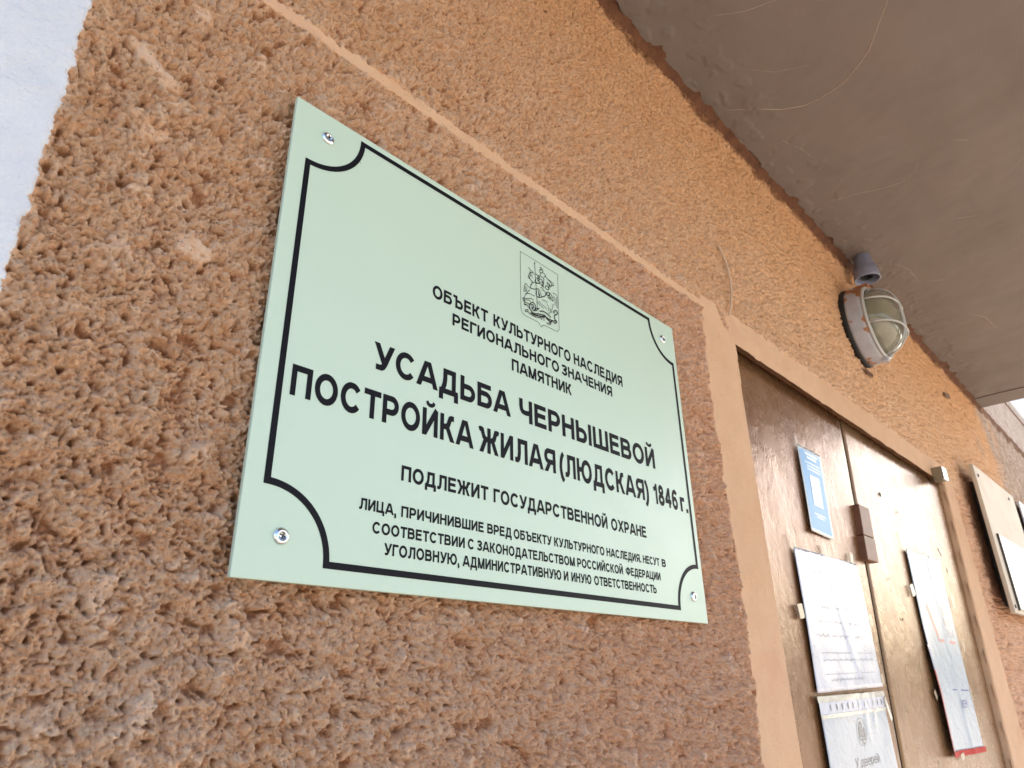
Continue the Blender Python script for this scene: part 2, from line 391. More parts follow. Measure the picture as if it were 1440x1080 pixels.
M_plaque = mat('mint_enamel', (.54, .69, .60), .32, spec=.45); g = G(M_plaque)
c = g.ramp(g.noise(3, 3, .5), [(.3, (.525, .66, .545)), (.7, (.545, .675, .56))])
c = g.mix(g.ramp(g.noise(95, 2, .5), [(.225, .8), (.245, 0.)]), c, (.20, .26, .23))
g.col(c); g.nor(g.bump(g.noise(900, 2, .5), .00006, .5))
g.l(g.ramp(g.noise(14, 5, .7), [(.3, .28), (.7, .44)]), g.b.inputs['Roughness'])
M_ink = mat('black_print', (.008, .008, .012), .55, spec=.12)
M_line = mat('thin_black_print', (.012, .014, .018), .55, spec=.15)
M_steel = mat('zinc_plated_steel', (.75, .77, .80), .16, metal=1)
M_recess = mat('screw_recess', (.05, .05, .06), .4, metal=1)

def paper_mat(name, col, rough=.25, coat=1.0):
    M = mat(name, col, .6, coat=coat, coat_r=rough); g = G(M)
    g.nor(g.bump(g.noise(22, 5, .6, dist=.9), .016, .8)); return M
M_paper = paper_mat('paper_in_sleeve', (.66, .68, .78), .22)
M_paper2 = paper_mat('paper_behind_film', (.44, .50, .58), .16)
M_poster = paper_mat('glossy_poster', (.46, .52, .59), .25, .55)
M_blue = mat('light_blue_print', (.24, .47, .78), .5)
M_card = paper_mat('laminated_border', (.66, .66, .66), .3)
M_tape = mat('masking_tape', (.50, .40, .27), .45, coat=.3); 
M_clear = mat('shiny_sticky_tape', (.68, .64, .55), .2, coat=1, coat_r=.08); g = G(M_clear); g.nor(g.bump(g.noise(120, 4, .7), .004, .9))
M_greyprint = mat('faint_grey_print', (.38, .39, .50), .5, coat=.6, coat_r=.25)
M_darkprint = mat('dark_grey_print', (.09, .10, .13), .5, coat=1, coat_r=.2)
M_bluebg = mat('white_print_on_blue', (.50, .62, .82), .5, coat=.6)
M_red = mat('red_print', (.50, .022, .018), .6, spec=.2); M_redfade = mat('pale_red_print', (.50, .22, .22), .5, coat=.4, coat_r=.2)
M_navy = mat('blue_print', (.03, .07, .42), .4, coat=.8)

M_board = mat('cream_painted_board', (.62, .54, .44), .6, spec=.2); g = G(M_board)
g.col(g.ramp(g.noise(9, 5, .6), [(.3, (.58, .49, .39)), (.7, (.66, .58, .48))])); g.nor(g.bump(g.noise(18, 4, .6), .006, .5))
M_boardwhite = mat('white_glossy_board', (.80, .78, .73), .25, coat=1, coat_r=.12)
M_edge = mat('dark_board_edge', (.06, .05, .045), .7)
M_bluewhite = mat('pale_blue_plate', (.62, .70, .86), .35)

M_lampgrey = mat('chipped_grey_paint', (.42, .42, .47), .45); g = G(M_lampgrey)
ch = g.ramp(g.noise(17, 4, .6), [(.555, 0.), (.575, 1.)])
g.col(g.mix(ch, g.ramp(g.noise(40, 4, .6), [(.3, (.36, .36, .41)), (.7, (.46, .46, .50))]), (.34, .14, .06)))
g.nor(g.bump(ch, .001, -.6, g.bump(g.noise(220, 3), .0004, .6)))
M_cage = mat('grey_painted_wire', (.50, .50, .50), .4)
M_glass = mat('dirty_milk_glass', (.17, .155, .105), .12, spec=.6, coat=.6, coat_r=.08); g = G(M_glass)
g.col(g.ramp(g.noise(22, 4, .6), [(.3, (.20, .185, .13)), (.7, (.28, .26, .19))]))
M_cup = mat('blue_grey_plastic', (.27, .29, .40), .45)
M_rubber = mat('black_rubber', (.012, .012, .014), .7)
M_ground = mat('concrete_paving', (.34, .31, .27), .9); g = G(M_ground)
g.col(g.ramp(g.noise(1.5, 6, .6), [(.3, (.36, .31, .245)), (.7, (.47, .41, .33))])); g.nor(g.bump(g.noise(60, 4), .004, .6))
M_far = mat('dark_wooded_rise', (.045, .055, .03), .95)
M_cable = mat('painted_over_cable', (.62, .44, .31), .8)

# ================================================================== BUILDING
WY = 0.012                                   # the face of the smooth render; the rough plaster stands out from it
GZ = -1.62
bld = empty('building', (1.4, 3.0, GZ), 'old building wall in rough orange splash plaster with white corner and grey porch slab', 'building')
JT, JB = 0.5075, 0.4945                      # flush horizontal joint
def jamb(z): return .8327+(z-.46)*.05        # left side of the door opening
def jambr(z): return 2.135+(z-.44)*.12       # right side of the door opening
DT = .4650                                   # top of the door opening
# ---- one height field for the whole face, then dealt out to its parts
xs = [-.16]
while xs[-1] < 5.6:
    x = xs[-1]; xs.append(x+min(.022, .00080*max(1, ((x+.2)**2+.19)/.42)))
xs = np.array([-.24, -.22, -.2, -.19, -.18, -.172, -.166]+xs); zs = np.arange(-.28, 1.021, .00088)
NX, NZ = len(xs), len(zs)
X, Z = np.meshgrid(xs, zs)
low = perlin(X*14, Z*14, 31)*.5+perlin(X*33, Z*33, 32)*.4
wx = X+.0026*perlin(X*60, Z*60, 3)+.0005*perlin(X*260, Z*260, 4); wz = Z+.0026*perlin(X*60, Z*60, 9)+.0005*perlin(X*260, Z*260, 5)
n6 = perlin(X*330, Z*360, 26); r3 = perlin(X*480, Z*520, 23); r1 = perlin(wx*120, wz*140, 21); r2 = perlin(wx*230, wz*260, 22)
w2 = worley(wx*125, wz*150, 202); w3 = worley(wx*250, wz*280, 203)
vx = wx+.0008*r1+.0006*n6; vz = wz+.0008*r2+.0006*r3
big = worley(vx*40, vz*46, 211, .15, .85, .60); mid = worley(vx*82, vz*90, 212, .15, .85, .75); sml = worley(vx*165, vz*175, 213, .2, .9, .85); tin = worley(wx*330, wz*340, 214, .3, .9, .9)
md = np.clip(.95+1.0*perlin(X*24, Z*28, 29), .4, 1.5)
g4 = perlin(X*610, Z*640, 24)
A = -.02+big*.46+mid*.40*md+sml*.42*md+tin*.32+r1*.14+r2*.20+n6*.23+r3*.20+g4*.10+low*.40+perlin(wx*34, wz*46, 27)*.26
A = A-np.clip(perlin(wx*60, wz*80, 41)-.36, 0, 1)*1.8-np.clip(perlin(wx*170, wz*200, 42)-.33, 0, 1)*1.8
A = np.where(A > .95, .95+(A-.95)*.4, A)
hn = np.clip((A+.62)/1.75, 0, 1)
# finer, shallower coat above the joint, away from the plaque and towards the slab
fine = sst(.50, .53, Z)*.35+sst(.66, .98, Z)*.42
fine = np.maximum(fine, sst(.9, 2.0, X)*np.where(Z > .5, .62, .1))
fine = np.clip(fine, 0, .82)
F2 = .12+w2*.30+worley(wx*300, wz*310, 51)*.28+.3*n6+.2*r3+np.abs(perlin(X*320, Z*320, 52))*.5-np.clip(perlin(wx*120, wz*150, 53)-.25, 0, 1)*3.4-np.clip(perlin(wx*240, wz*260, 54)-.22, 0, 1)*2.6+perlin(X*20, Z*20, 55)*.2
F2 = np.clip(F2+.2, 0, 1); F2 = np.where(F2 > .55, .55+(F2-.55)*.35, F2)
hgt = hn*(1-fine)+F2*fine
amp = .0182*(1-fine)+.0135*fine; dip = .0110*(1-fine)+.0062*fine
# smooth trowelled islands near the white corner
for cx, cz, rx, rz, rot in ((-.112, .366, .020, .006, -.55), (-.098, .352, .010, .007, 0), (-.084, .437, .011, .007, -.4), (-.098, .302, .009, .008, .6), (-.055, .226, .012, .010, -.5)):
    dx = X-cx; dz = Z-cz; u = (dx*math.cos(rot)+dz*math.sin(rot))/rx; w_ = (-dx*math.sin(rot)+dz*math.cos(rot))/rz
    d = np.sqrt(u*u+w_*w_)+.55*perlin(X*130, Z*130, 61)
    mm = 1-sst(.8, 1.15, d); hgt = hgt*(1-mm*.85)+(.70+.03*perlin(X*90, Z*90, 62))*mm*.85
# masks: 1 = rough plaster
rag = .0035*fbm(X*70, Z*70, 71, 3)+.006*perlin(X*18, Z*18, 72)
rag2 = .0034*fbm(X*140, Z*140, 74, 3)
dj = np.minimum(JT+rag2-Z, Z-(JB+rag2*.8))                  # >0 inside the joint
dj = np.where(X < .77, dj, -1)
dj2 = np.minimum(.4915+rag2-Z, Z-(.4815+rag2)); dj2 = np.where(X > 2.2, dj2, -1)
left_e = .722+.012*perlin(Z*9, Z*0+.3, 75)+rag
ds = np.minimum(X-left_e, .520+rag2-Z); ds = np.where(X > .95, -1, ds)         # left pier of the surround
ds = np.minimum(ds, (.862-X)+.0*Z)
notch = (np.abs(X-.800+.35*(Z-.505)) < .010+.25*(Z-.505)+rag2) & (Z > .478)
ds = np.where(notch, -.01, ds)
db = np.minimum(.525+rag2*1.5-Z, X-.815)                    # lintel band
db = np.where(X < 2.25, db, -1)
dr = np.minimum(X-(jambr(Z)-.01), (jambr(Z)+.03+rag2)-X); dr = np.where(Z < .525, dr-.012, -1)
sur = np.maximum(np.maximum(ds, db), dr)
soft = np.maximum(np.maximum(dj, dj2), sur)
rough = 1-sst(-.0035, .0008, soft)
pil = (-.1545+.0022*fbm(X*90, Z*90, 77, 3)+.003*perlin(Z*12, Z*0, 78))-X     # >0 on the white corner
rough = rough*(1-sst(-.004, .001, pil))
und = .0011*fbm(X*16, Z*16, 81, 3)+.00025*perlin(X*160, Z*160, 82)
h = rough*(amp*hgt-dip)+und*(1-rough*.6)
h = h+np.where(pil > 0, .0012, 0)*sst(0, .002, pil)
# behind the plaque the tips stay just clear of it
inp = (X > -.004) & (X < .604) & (Z > -.004) & (Z < .406)
h = np.where(inp, np.minimum(h, .0066), h)
# an old crack running down to the lintel
CR = [(.75, .875), (.766, .8554), (.795, .840), (.8135, .8095), (.819, .743), (.818, .69), (.818, .645), (.795, .597), (.779, .55)]
dc = np.full(X.shape, 9.)
for (a0, b0), (a1, b1) in zip(CR[:-1], CR[1:]):
    ex, ez = a1-a0, b1-b0; t = np.clip(((X-a0)*ex+(Z-b0)*ez)/(ex*ex+ez*ez), 0, 1)
    dc = np.minimum(dc, np.hypot(X-a0-t*ex, Z-b0-t*ez)+.002*perlin(X*60, Z*60, 85))
h = h-.0035*(1-sst(.001, .006, dc))*(.5+.5*perlin(X*40, Z*40, 86)) * (rough > .5)
# swelling towards the slab
h = h+.004*sst(.93, 1.0, Z)*(.6+.4*perlin(X*8, Z*3, 88))
Y = WY-h
# in-plane drag gives overhangs
XX = X+rough*(1-fine)*.0009*perlin(X*95, Z*95, 91)*(X > -.15); ZZ = Z+rough*(1-fine)*(.0009*perlin(X*95, Z*95, 92)-.0016*(hgt-.5))
# opening: drop the faces over the door
hole = (X > jamb(Z)) & (X < jambr(Z)) & (Z < DT+.0012*perlin(X*30, Z*0, 93))
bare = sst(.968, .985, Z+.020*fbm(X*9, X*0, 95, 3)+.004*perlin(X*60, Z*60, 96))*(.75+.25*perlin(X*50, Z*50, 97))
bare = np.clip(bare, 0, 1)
upt = np.clip(np.maximum(sst(.50, .56, Z)*.5+sst(.6, .97, Z)*.5, sst(.25, .68, X)*sst(.52, .48, Z)*.0), 0, 1)
red = sst(.1, .72, X+.3*(.25-Z))*(1-sst(.48, .52, Z))
glr = sst(3.0, 3.45, X+.25*fbm(X*5, Z*5, 98, 3)+.5*(Z-.75))*.8*sst(.30, .75, Z)
print('GRID', NX, NZ)
# level of detail: full grid near the camera, every second row further right, coarse where nothing shows
IT = int(np.searchsorted(xs, .9)); IT -= IT % 8
par = {}
odd = np.arange(1, NZ-1, 2); Y[odd, IT] = .5*(Y[odd-1, IT]+Y[odd+1, IT]); XX[:, IT] = X[:, IT]
ZZ[odd, IT] = .5*(ZZ[odd-1, IT]+ZZ[odd+1, IT])
P = np.stack([XX, Y, ZZ], -1).reshape(-1, 3)
RT = np.array(R).T
def seen(xc, zc, mg=.12):
    q = (np.array([xc, WY, zc])-np.array(CAM)) @ np.array(R)
    if q[2] <= .05: return False
    f = .679; mx = mg*f/q[2]
    return abs(q[0]/q[2])*f < .5+mx and abs(q[1]/q[2])*f < .375+mx
T = 16
parts = {'rough_plaster': [], 'smooth_joint': [], 'door_surround': [], 'corner_pilaster': []}
softq = soft; 
for j0 in range(0, NZ-1, T):
    for i0 in range(0, NX-1, T):
        i1 = min(i0+T, NX-1); j1 = min(j0+T, NZ-1)
        xc, zc = xs[(i0+i1)//2], zs[(j0+j1)//2]
        vis = seen(xc, zc) and not (.035 < xc < .565 and .035 < zc < .365)
        if vis: si, sj = (1, 1) if i0 < IT else (1, 2)
        else: si = sj = 8
        I = list(range(i0, i1, si))+[i1]; J = list(range(j0, j1, sj))+[j1]
        if i0 < IT < i1 and vis: si, sj = 1, 1; J = list(range(j0, j1+1))
        I = np.array(I); J = np.array(J)
        a = (J[:-1, None]*NX+I[None, :-1]).ravel(); b = (J[:-1, None]*NX+I[None, 1:]).ravel()
        c_ = (J[1:, None]*NX+I[None, 1:]).ravel(); d_ = (J[1:, None]*NX+I[None, :-1]).ravel()
        q = np.stack([a, b, c_, d_], 1)
        hq = hole.ravel()[q].all(1); q = q[~hq]
        if not len(q): continue
        pm = pil.ravel()[q].mean(1); jm = np.maximum(dj, dj2).ravel()[q].mean(1); sm = sur.ravel()[q].mean(1)
        kp = pm > 0; ks = (sm > 0) & ~kp; kj = (jm > 0) & ~kp & ~ks; kr = ~(kp | ks | kj)
        parts['corner_pilaster'].append(q[kp]); parts['door_surround'].append(q[ks]); parts['smooth_joint'].append(q[kj]); parts['rough_plaster'].append(q[kr])
print('QUADS', {k: sum(len(q) for q in v_) for k, v_ in parts.items()})
mats = {'rough_plaster': M_stucco, 'smooth_joint': M_smooth, 'door_surround': M_smooth, 'corner_pilaster': M_white}
lab = {'rough_plaster': 'rough orange splash plaster', 'smooth_joint': 'smooth peach joint line across the rough plaster', 'door_surround': 'smooth peach band round the door', 'corner_pilaster': 'white limewashed corner'}
for nm, ql in parts.items():
    q = np.concatenate(ql)
    if nm == 'smooth_joint':
        far = X.ravel()[q[:, 0]] > 1.5
        me, used = mesh_np(nm, P, q[far]); attr(me, 'hgt', hgt.ravel()[used]); link(nm, me, M_smooth, bld, 'short joint line to the right of the door')
        q = q[~far]
    me, used = mesh_np(nm, P, q)
    attr(me, 'hgt', hgt.ravel()[used]); attr(me, 'bare', bare.ravel()[used]); attr(me, 'sky_glare', glr.ravel()[used]); attr(me, 'upper_tone', upt.ravel()[used]); attr(me, 'red', red.ravel()[used])
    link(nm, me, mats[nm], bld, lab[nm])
# the rest of the building, plain boxes that meet the modelled face
def bbox(nm, mt, *a, **k): return link(nm, boxm(nm, *a), mt, bld, **k)
bbox('wall_core', M_stucco, -1.9, 7.5, .034, 6.0, GZ, 4.2)
bbox('wall_face', M_stucco, -.24, .80, .0075, .034, GZ, -.281)
bbox('wall_face', M_stucco, 2.06, 5.6, .0075, .034, GZ, -.281)
bbox('corner_pilaster', M_white, -.62, -.2405, .0095, .034, GZ, 1.28)
bbox('corner_pilaster', M_white, -.2404, -.1600, .0095, .034, 1.021, 1.28)
bbox('wall_face', M_stucco, 5.6005, 7.5, .008, .034, GZ, 1.28)
# beyond the slab the rough coat goes on up to a white frieze
ux = np.concatenate([[-.16], np.arange(2.8, 6.2, .012), [7.5]]); uz = np.arange(1.02, 1.291, .006)
UX, UZ = np.meshgrid(ux, uz); uh = np.clip(np.abs(perlin(UX*60, UZ*60, 5))+np.abs(perlin(UX*120, UZ*120, 6))*.5, 0, 1)
UY = WY-.001-.0045*uh; UP = np.stack([UX, UY, UZ], -1).reshape(-1, 3); n_ = len(ux)
jj, ii = np.meshgrid(np.arange(len(uz)-1), np.arange(n_-1), indexing='ij'); jj = jj.ravel(); ii = ii.ravel()
me, used = mesh_np('rough_plaster', UP, np.stack([jj*n_+ii, jj*n_+ii+1, (jj+1)*n_+ii+1, (jj+1)*n_+ii], 1))
attr(me, 'hgt', uh.ravel()[used]); attr(me, 'bare', sst(1.255, 1.275, UZ).ravel()[used]); attr(me, 'sky_glare', np.full(used.sum(), .8)); link('rough_plaster', me, M_stucco, bld)
bbox('frieze', M_white, -1.9, 7.5, -.012, .034, 1.2805, 2.2, .004, label='white band above the rough plaster')
bbox('eave', M_white, -2.0, 7.6, -.25, .034, 2.201, 2.35)
# lintel and jamb returns of the opening
bbox('door_reveal', M_smooth, .76, jamb(DT)+.0004, .0135, .034, GZ, DT)

bm = bmesh.new(); V = []
for j in range(61):           # clean right jamb of the opening
    z = GZ+(.52-GZ)*j/60; w1_ = .0012*N1(z*9, 3)
    V.append([bm.verts.new(p) for p in ((jambr(z)-.004, .033, z), (jambr(z)-.005, .0125, z), (jambr(z)-.001+w1_, .0095, z), (jambr(z)+.014+w1_*2, .0085, z), (jambr(z)+.024+w1_*3, .0150, z))])
for a, b in zip(V[:-1], V[1:]):
    for k in range(4): bm.faces.new((a[k], a[k+1], b[k+1], b[k]))
link('door_surround', bm_mesh(bm, 'door_surround', True), M_smooth, bld, 'smooth right jamb of the door')

# ---- porch slab (soffit seen from below)
por = link('porch_slab', boxm('porch_slab', -.25, 3.20, -1.35, .033, 1.010, 1.14, .006), M_soffit, bld, 'grey brown painted porch slab')
sx = np.concatenate([np.arange(-.245, 2.2, .0045), np.arange(2.2, 3.0565, .007)]); sy = np.concatenate([-np.arange(1.345, .62, -.02), -np.arange(.62, -.0021, -.0032)])
SX, SY = np.meshgrid(sx, sy)
edge_y = .006-.014*np.clip(.25+fbm(SX*5.2, SX*0+.2, 101, 4, .62), 0, 1.6)-.012*sst(.45, .75, perlin(SX*9, SX*0+4.1, 103)+.3)
SZ = 1.0+.0022*fbm(SX*5, SY*5, 104, 3)+.0004*perlin(SX*40, SY*26, 105)*sst(.0, .35, perlin(SX*3, SY*3, 106)+.1)
flk = sst(.15, .35, fbm(SX*20, SY*20, 107, 4))*sst(-.16, -.05, SY); SZ = SZ-.0013*flk
def ridge(pl, a, wd):
    global SZ
    d = np.full(SX.shape, 9.)
    for (a0, b0), (a1, b1) in zip(pl[:-1], pl[1:]):
        ex, ez = a1-a0, b1-b0; t = np.clip(((SX-a0)*ex+(SY-b0)*ez)/(ex*ex+ez*ez), 0, 1)
        d = np.minimum(d, np.hypot(SX-a0-t*ex, SY-b0-t*ez))
    SZ = SZ-a*np.exp(-(d/wd)**2)
ridges = [([(.84, -.352), (.858, -.340), (.8985, -.3103), (.935, -.285), (.9603, -.2529), (.978, -.228), (.9836, -.2054), (.987, -.175), (.984, -.1464), (.962, -.108), (.9281, -.0784), (.8824, -.024)], .0012),
          ([(1.3293, -.263), (1.355, -.248), (1.3724, -.2292), (1.378, -.212), (1.3759, -.196), (1.366, -.16), (1.3501, -.1243), (1.3284, -.0553)], .0009),
          ([(.66, -.10), (.70, -.16), (.72, -.22), (.78, -.27)], .0005), ([(1.55, -.36), (1.50, -.42), (1.44, -.47)], .0006),
          ([(1.62, -.25), (1.66, -.33)], .0006), ([(.80, -.09), (.86, -.14), (.90, -.21)], .0004), ([(1.9, -.12), (1.94, -.18)], .0006), ([(1.30, -.33), (1.33, -.36)], .0006),
          ([(1.02, -.06), (1.10, -.09), (1.17, -.10)], .0005), ([(1.7, -.08), (1.8, -.11), (1.9, -.11)], .0006), ([(2.2, -.16), (2.28, -.20), (2.4, -.21)], .0007)]
SP = np.stack([SX, np.minimum(SY, 9), SZ], -1)
ok_ = SY < edge_y
SP[..., 1] = np.where(ok_, SY, edge_y); SPf = SP.reshape(-1, 3); n_ = len(sx)
jj, ii = np.meshgrid(np.arange(len(sy)-1), np.arange(n_-1), indexing='ij'); jj = jj.ravel(); ii = ii.ravel()
q = np.stack([jj*n_+ii, (jj+1)*n_+ii, (jj+1)*n_+ii+1, jj*n_+ii+1], 1); q = q[ok_.ravel()[q].any(1)]
me, _u = mesh_np('soffit_skim', SPf, q); sk = link('soffit_skim', me, M_soffit, por)
sk.modifiers.new('thickness', 'SOLIDIFY').thickness = -.006; sk.modifiers[0].offset = 1
M_ridge = mat('bare_plaster_ridge', (.42, .33, .26), .8)
for pl, r_ in ridges:
    bm = bmesh.new()
    # resample and follow the skim surface
    pts = []
    for (a0, b0), (a1, b1) in zip(pl[:-1], pl[1:]):
        for k in range(5): t = k/5; pts.append((a0+(a1-a0)*t, b0+(b1-b0)*t))
    pts.append(pl[-1])
    def zz(a, b): return float(SZ[np.searchsorted(sy, b)-1, np.searchsorted(sx, a)-1])
    L_ = len(pts)
    tube('r', [(a+.0006*N1(a*90+i), b, zz(a, b)+.0002) for i, (a, b) in enumerate(pts)], lambda t, r_=r_: r_*(.35+.65*math.sin(math.pi*min(1, max(0, t*.96+.02)))), 6, bm=bm)
    link('trowel_ridge', bm_mesh(bm, 'trowel_ridge', True), M_ridge, por)
link('slab_lip', boxm('slab_lip', 3.062, 3.20, -1.345, .006, .9965, 1.0095, .0015), M_soffit, por, 'flat strip along the end of the slab')
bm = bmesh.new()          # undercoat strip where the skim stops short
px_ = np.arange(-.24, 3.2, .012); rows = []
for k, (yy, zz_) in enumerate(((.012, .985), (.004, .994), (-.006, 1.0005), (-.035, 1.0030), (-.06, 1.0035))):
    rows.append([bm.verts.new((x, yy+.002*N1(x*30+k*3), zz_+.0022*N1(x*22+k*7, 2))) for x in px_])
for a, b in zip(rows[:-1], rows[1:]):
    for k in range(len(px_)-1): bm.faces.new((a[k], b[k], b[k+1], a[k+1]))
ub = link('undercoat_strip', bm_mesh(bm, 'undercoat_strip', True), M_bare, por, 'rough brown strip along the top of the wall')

# ---- door: two leaves in one plane, a steel hinge box over the seam
DY = .026
def seam(z): return 1.3487+(z-.4658)*.11
def leaf(nm, fl, fr, z0, z1):
    nx, nz = 40, 60; bm = bmesh.new(); V = []
    for j in range(nz+1):
        z = z0+(z1-z0)*j/nz; a, b = fl(z), fr(z)
        V.append([bm.verts.new((a+(b-a)*i/nx, DY+.0012*N1(z*3+i*.2, 3)*math.sin(math.pi*i/nx)+0, z)) for i in range(nx+1)])
    for j in range(nz):
        for i in range(nx): bm.faces.new((V[j][i], V[j][i+1], V[j+1][i+1], V[j+1][i]))
    r = bmesh.ops.extrude_face_region(bm, geom=bm.faces[:])
    for e in r['geom']:
        if isinstance(e, bmesh.types.BMVert): e.co.y = .0335
    return bm_mesh(bm, nm, True)
link('seam_shade_strip', prism('seam_shade_strip', [(seam(GZ+.06)-.0044, GZ+.06), (seam(GZ+.06)+.0044, GZ+.06), (seam(DT)+.0044, DT), (seam(DT)-.0044, DT)], .0266, .0334), M_gap, bld)  # black strip filling the seam, stands in for the shade between the leaves
lf = link('door_leaf', leaf('door_leaf', lambda z: jamb(z)-.004, lambda z: seam(z)-.0045, GZ+.05, DT+.004), M_door, bld, 'narrow left leaf in brown gloss paint')
rf = link('door_leaf', leaf('door_leaf', lambda z: seam(z)+.0045, lambda z: jambr(z)+.004, GZ+.05, DT+.004), M_door_glare, bld, 'wide right leaf in scuffed brown gloss paint, glare put into its colour')
link('hinge_knuckle', prism('hinge_knuckle', [(1.3026, 0.2038), (1.3657, 0.2038), (1.3739, 0.2679), (1.3118, 0.2679)], .014, DY+.003, .0015, 3), M_hinge, rf)
link('hinge_knuckle', prism('hinge_knuckle', [(1.2908, 0.1530), (1.3550, 0.1530), (1.3627, 0.2020), (1.2965, 0.2020)], .0125, DY+.003, .0015, 3), M_hinge, rf)
for (x, z, r_) in ((1.515, .325, .007), (1.62, .30, .0035), (1.44, .13, .003), (1.47, .05, .004)):
    bm = bmesh.new()
    vs = [bm.verts.new((x+r_*math.cos(a)*(1+.3*math.sin(3*a)), DY-.0016, z+r_*math.sin(a)*(1+.25*math.cos(2*a)))) for a in [k*.6283 for k in range(10)]]
    bm.faces.new(vs)
    link('drilled_hole', flat_mesh(bm, 'drilled_hole'), M_gap, rf)

# ================================================================== PLAQUE
PY = 0.0; PT = .0042
plq = empty('information_plaque', (.3, 0, 0), 'mint green heritage plaque with black Cyrillic lettering, screwed to the rough orange wall', 'plaque')
link('panel', prism('panel', [(0, 0), (.6, 0), (.6, .402), (0, .402)], PY, PY+PT, .0006, 2), M_plaque, plq)
iy = PY-.00022
bm = bmesh.new()
def arc(cx, cz, r, a0, a1, n=22): return [(cx+r*math.cos(math.radians(a0+(a1-a0)*k/n)), cz+r*math.sin(math.radians(a0+(a1-a0)*k/n))) for k in range(n+1)]
l_, r_, b_, t_, rr = .0170, .5888, .0148, .3925, .0515
loop = arc(l_-.0005, b_-.0005, rr, 90, 0)+arc(r_+.0005, b_-.0005, rr, 180, 90)+arc(r_+.0005, t_+.0005, rr, 270, 180)+arc(l_-.0005, t_+.0005, rr, 0, -90)
ribbon(loop, .0050, iy, bm, closed=True)
link('border_line', flat_mesh(bm, 'border_line'), M_ink, plq, 'black border with scooped corners')
mp = lambda x, z: (x, iy, z)
LINES = [
 ('ОБЪЕКТ КУЛЬТУРНОГО НАСЛЕДИЯ', .2682, .2820, .030, [('ОБЪЕКТ', .1559, .2285), ('КУЛЬТУРНОГО', .2362, .3596), ('НАСЛЕДИЯ', .3654, .4600)]),
 ('r', .2482, .2610, .030, [('РЕГИОНАЛЬНОГО', .1812, .3380), ('ЗНАЧЕНИЯ', .3425, .4362)]),
 ('m', .2272, .2405, .030, [('ПАМЯТНИК', .2622, .3580)]),
 ('u', .1757, .2003, .030, [('УСАДЬБА', .0956, .2596), ('ЧЕРНЫШЕВОЙ', .2720, .5165)]),
 ('p', .1316, .1563, .030, [('ПОСТРОЙКА', .0251, .2096), ('ЖИЛАЯ', .2157, .3250), ('(ЛЮДСКАЯ)', .3312, .4955), ('1846', .5060, .5600), ('г.', .5662, .5840)]),
 ('g', .0872, .1000, .028, [('ПОДЛЕЖИТ', .1298, .2283), ('ГОСУДАРСТВЕННОЙ', .2349, .4079), ('ОХРАНЕ', .4145, .4818)]),
 ('l', .0580, .0668, .028, [('ЛИЦА,', .0919, .1269), ('ПРИЧИНИВШИЕ', .1315, .2223), ('ВРЕД', .2267, .2579), ('ОБЪЕКТУ', .2607, .3142), ('КУЛЬТУРНОГО', .3176, .3986), ('НАСЛЕДИЯ.', .4025, .4665), ('НЕСУТ', .4703, .5037), ('В', .5088, .5172)]),
 ('s', .0418, .0505, .028, [('СООТВЕТСТВИИ', .1051, .2001), ('С', .2035, .2104), ('ЗАКОНОДАТЕЛЬСТВОМ', .2144, .3481), ('РОССИЙСКОЙ', .3519, .4298), ('ФЕДЕРАЦИИ', .4351, .5032)]),
 ('o', .0268, .0358, .028, [('УГОЛОВНУЮ,', .1169, .1944), ('АДМИНИСТРАТИВНУЮ', .1977, .3262), ('И', .3298, .3370), ('ИНУЮ', .3414, .3732), ('ОТВЕТСТВЕННОСТЬ', .3779, .4922)]),
]
for _, z0, z1, bo, ws in LINES:
    bm = bmesh.new()
    for w_, x0, x1 in ws:
        dl = 1 if any(ch in w_ for ch in ',.') else 0
        text_into(bm, w_, x0, x1, z0, z1, mp, .215)
    link('text_line', flat_mesh(bm, 'text_line'), M_ink, plq)
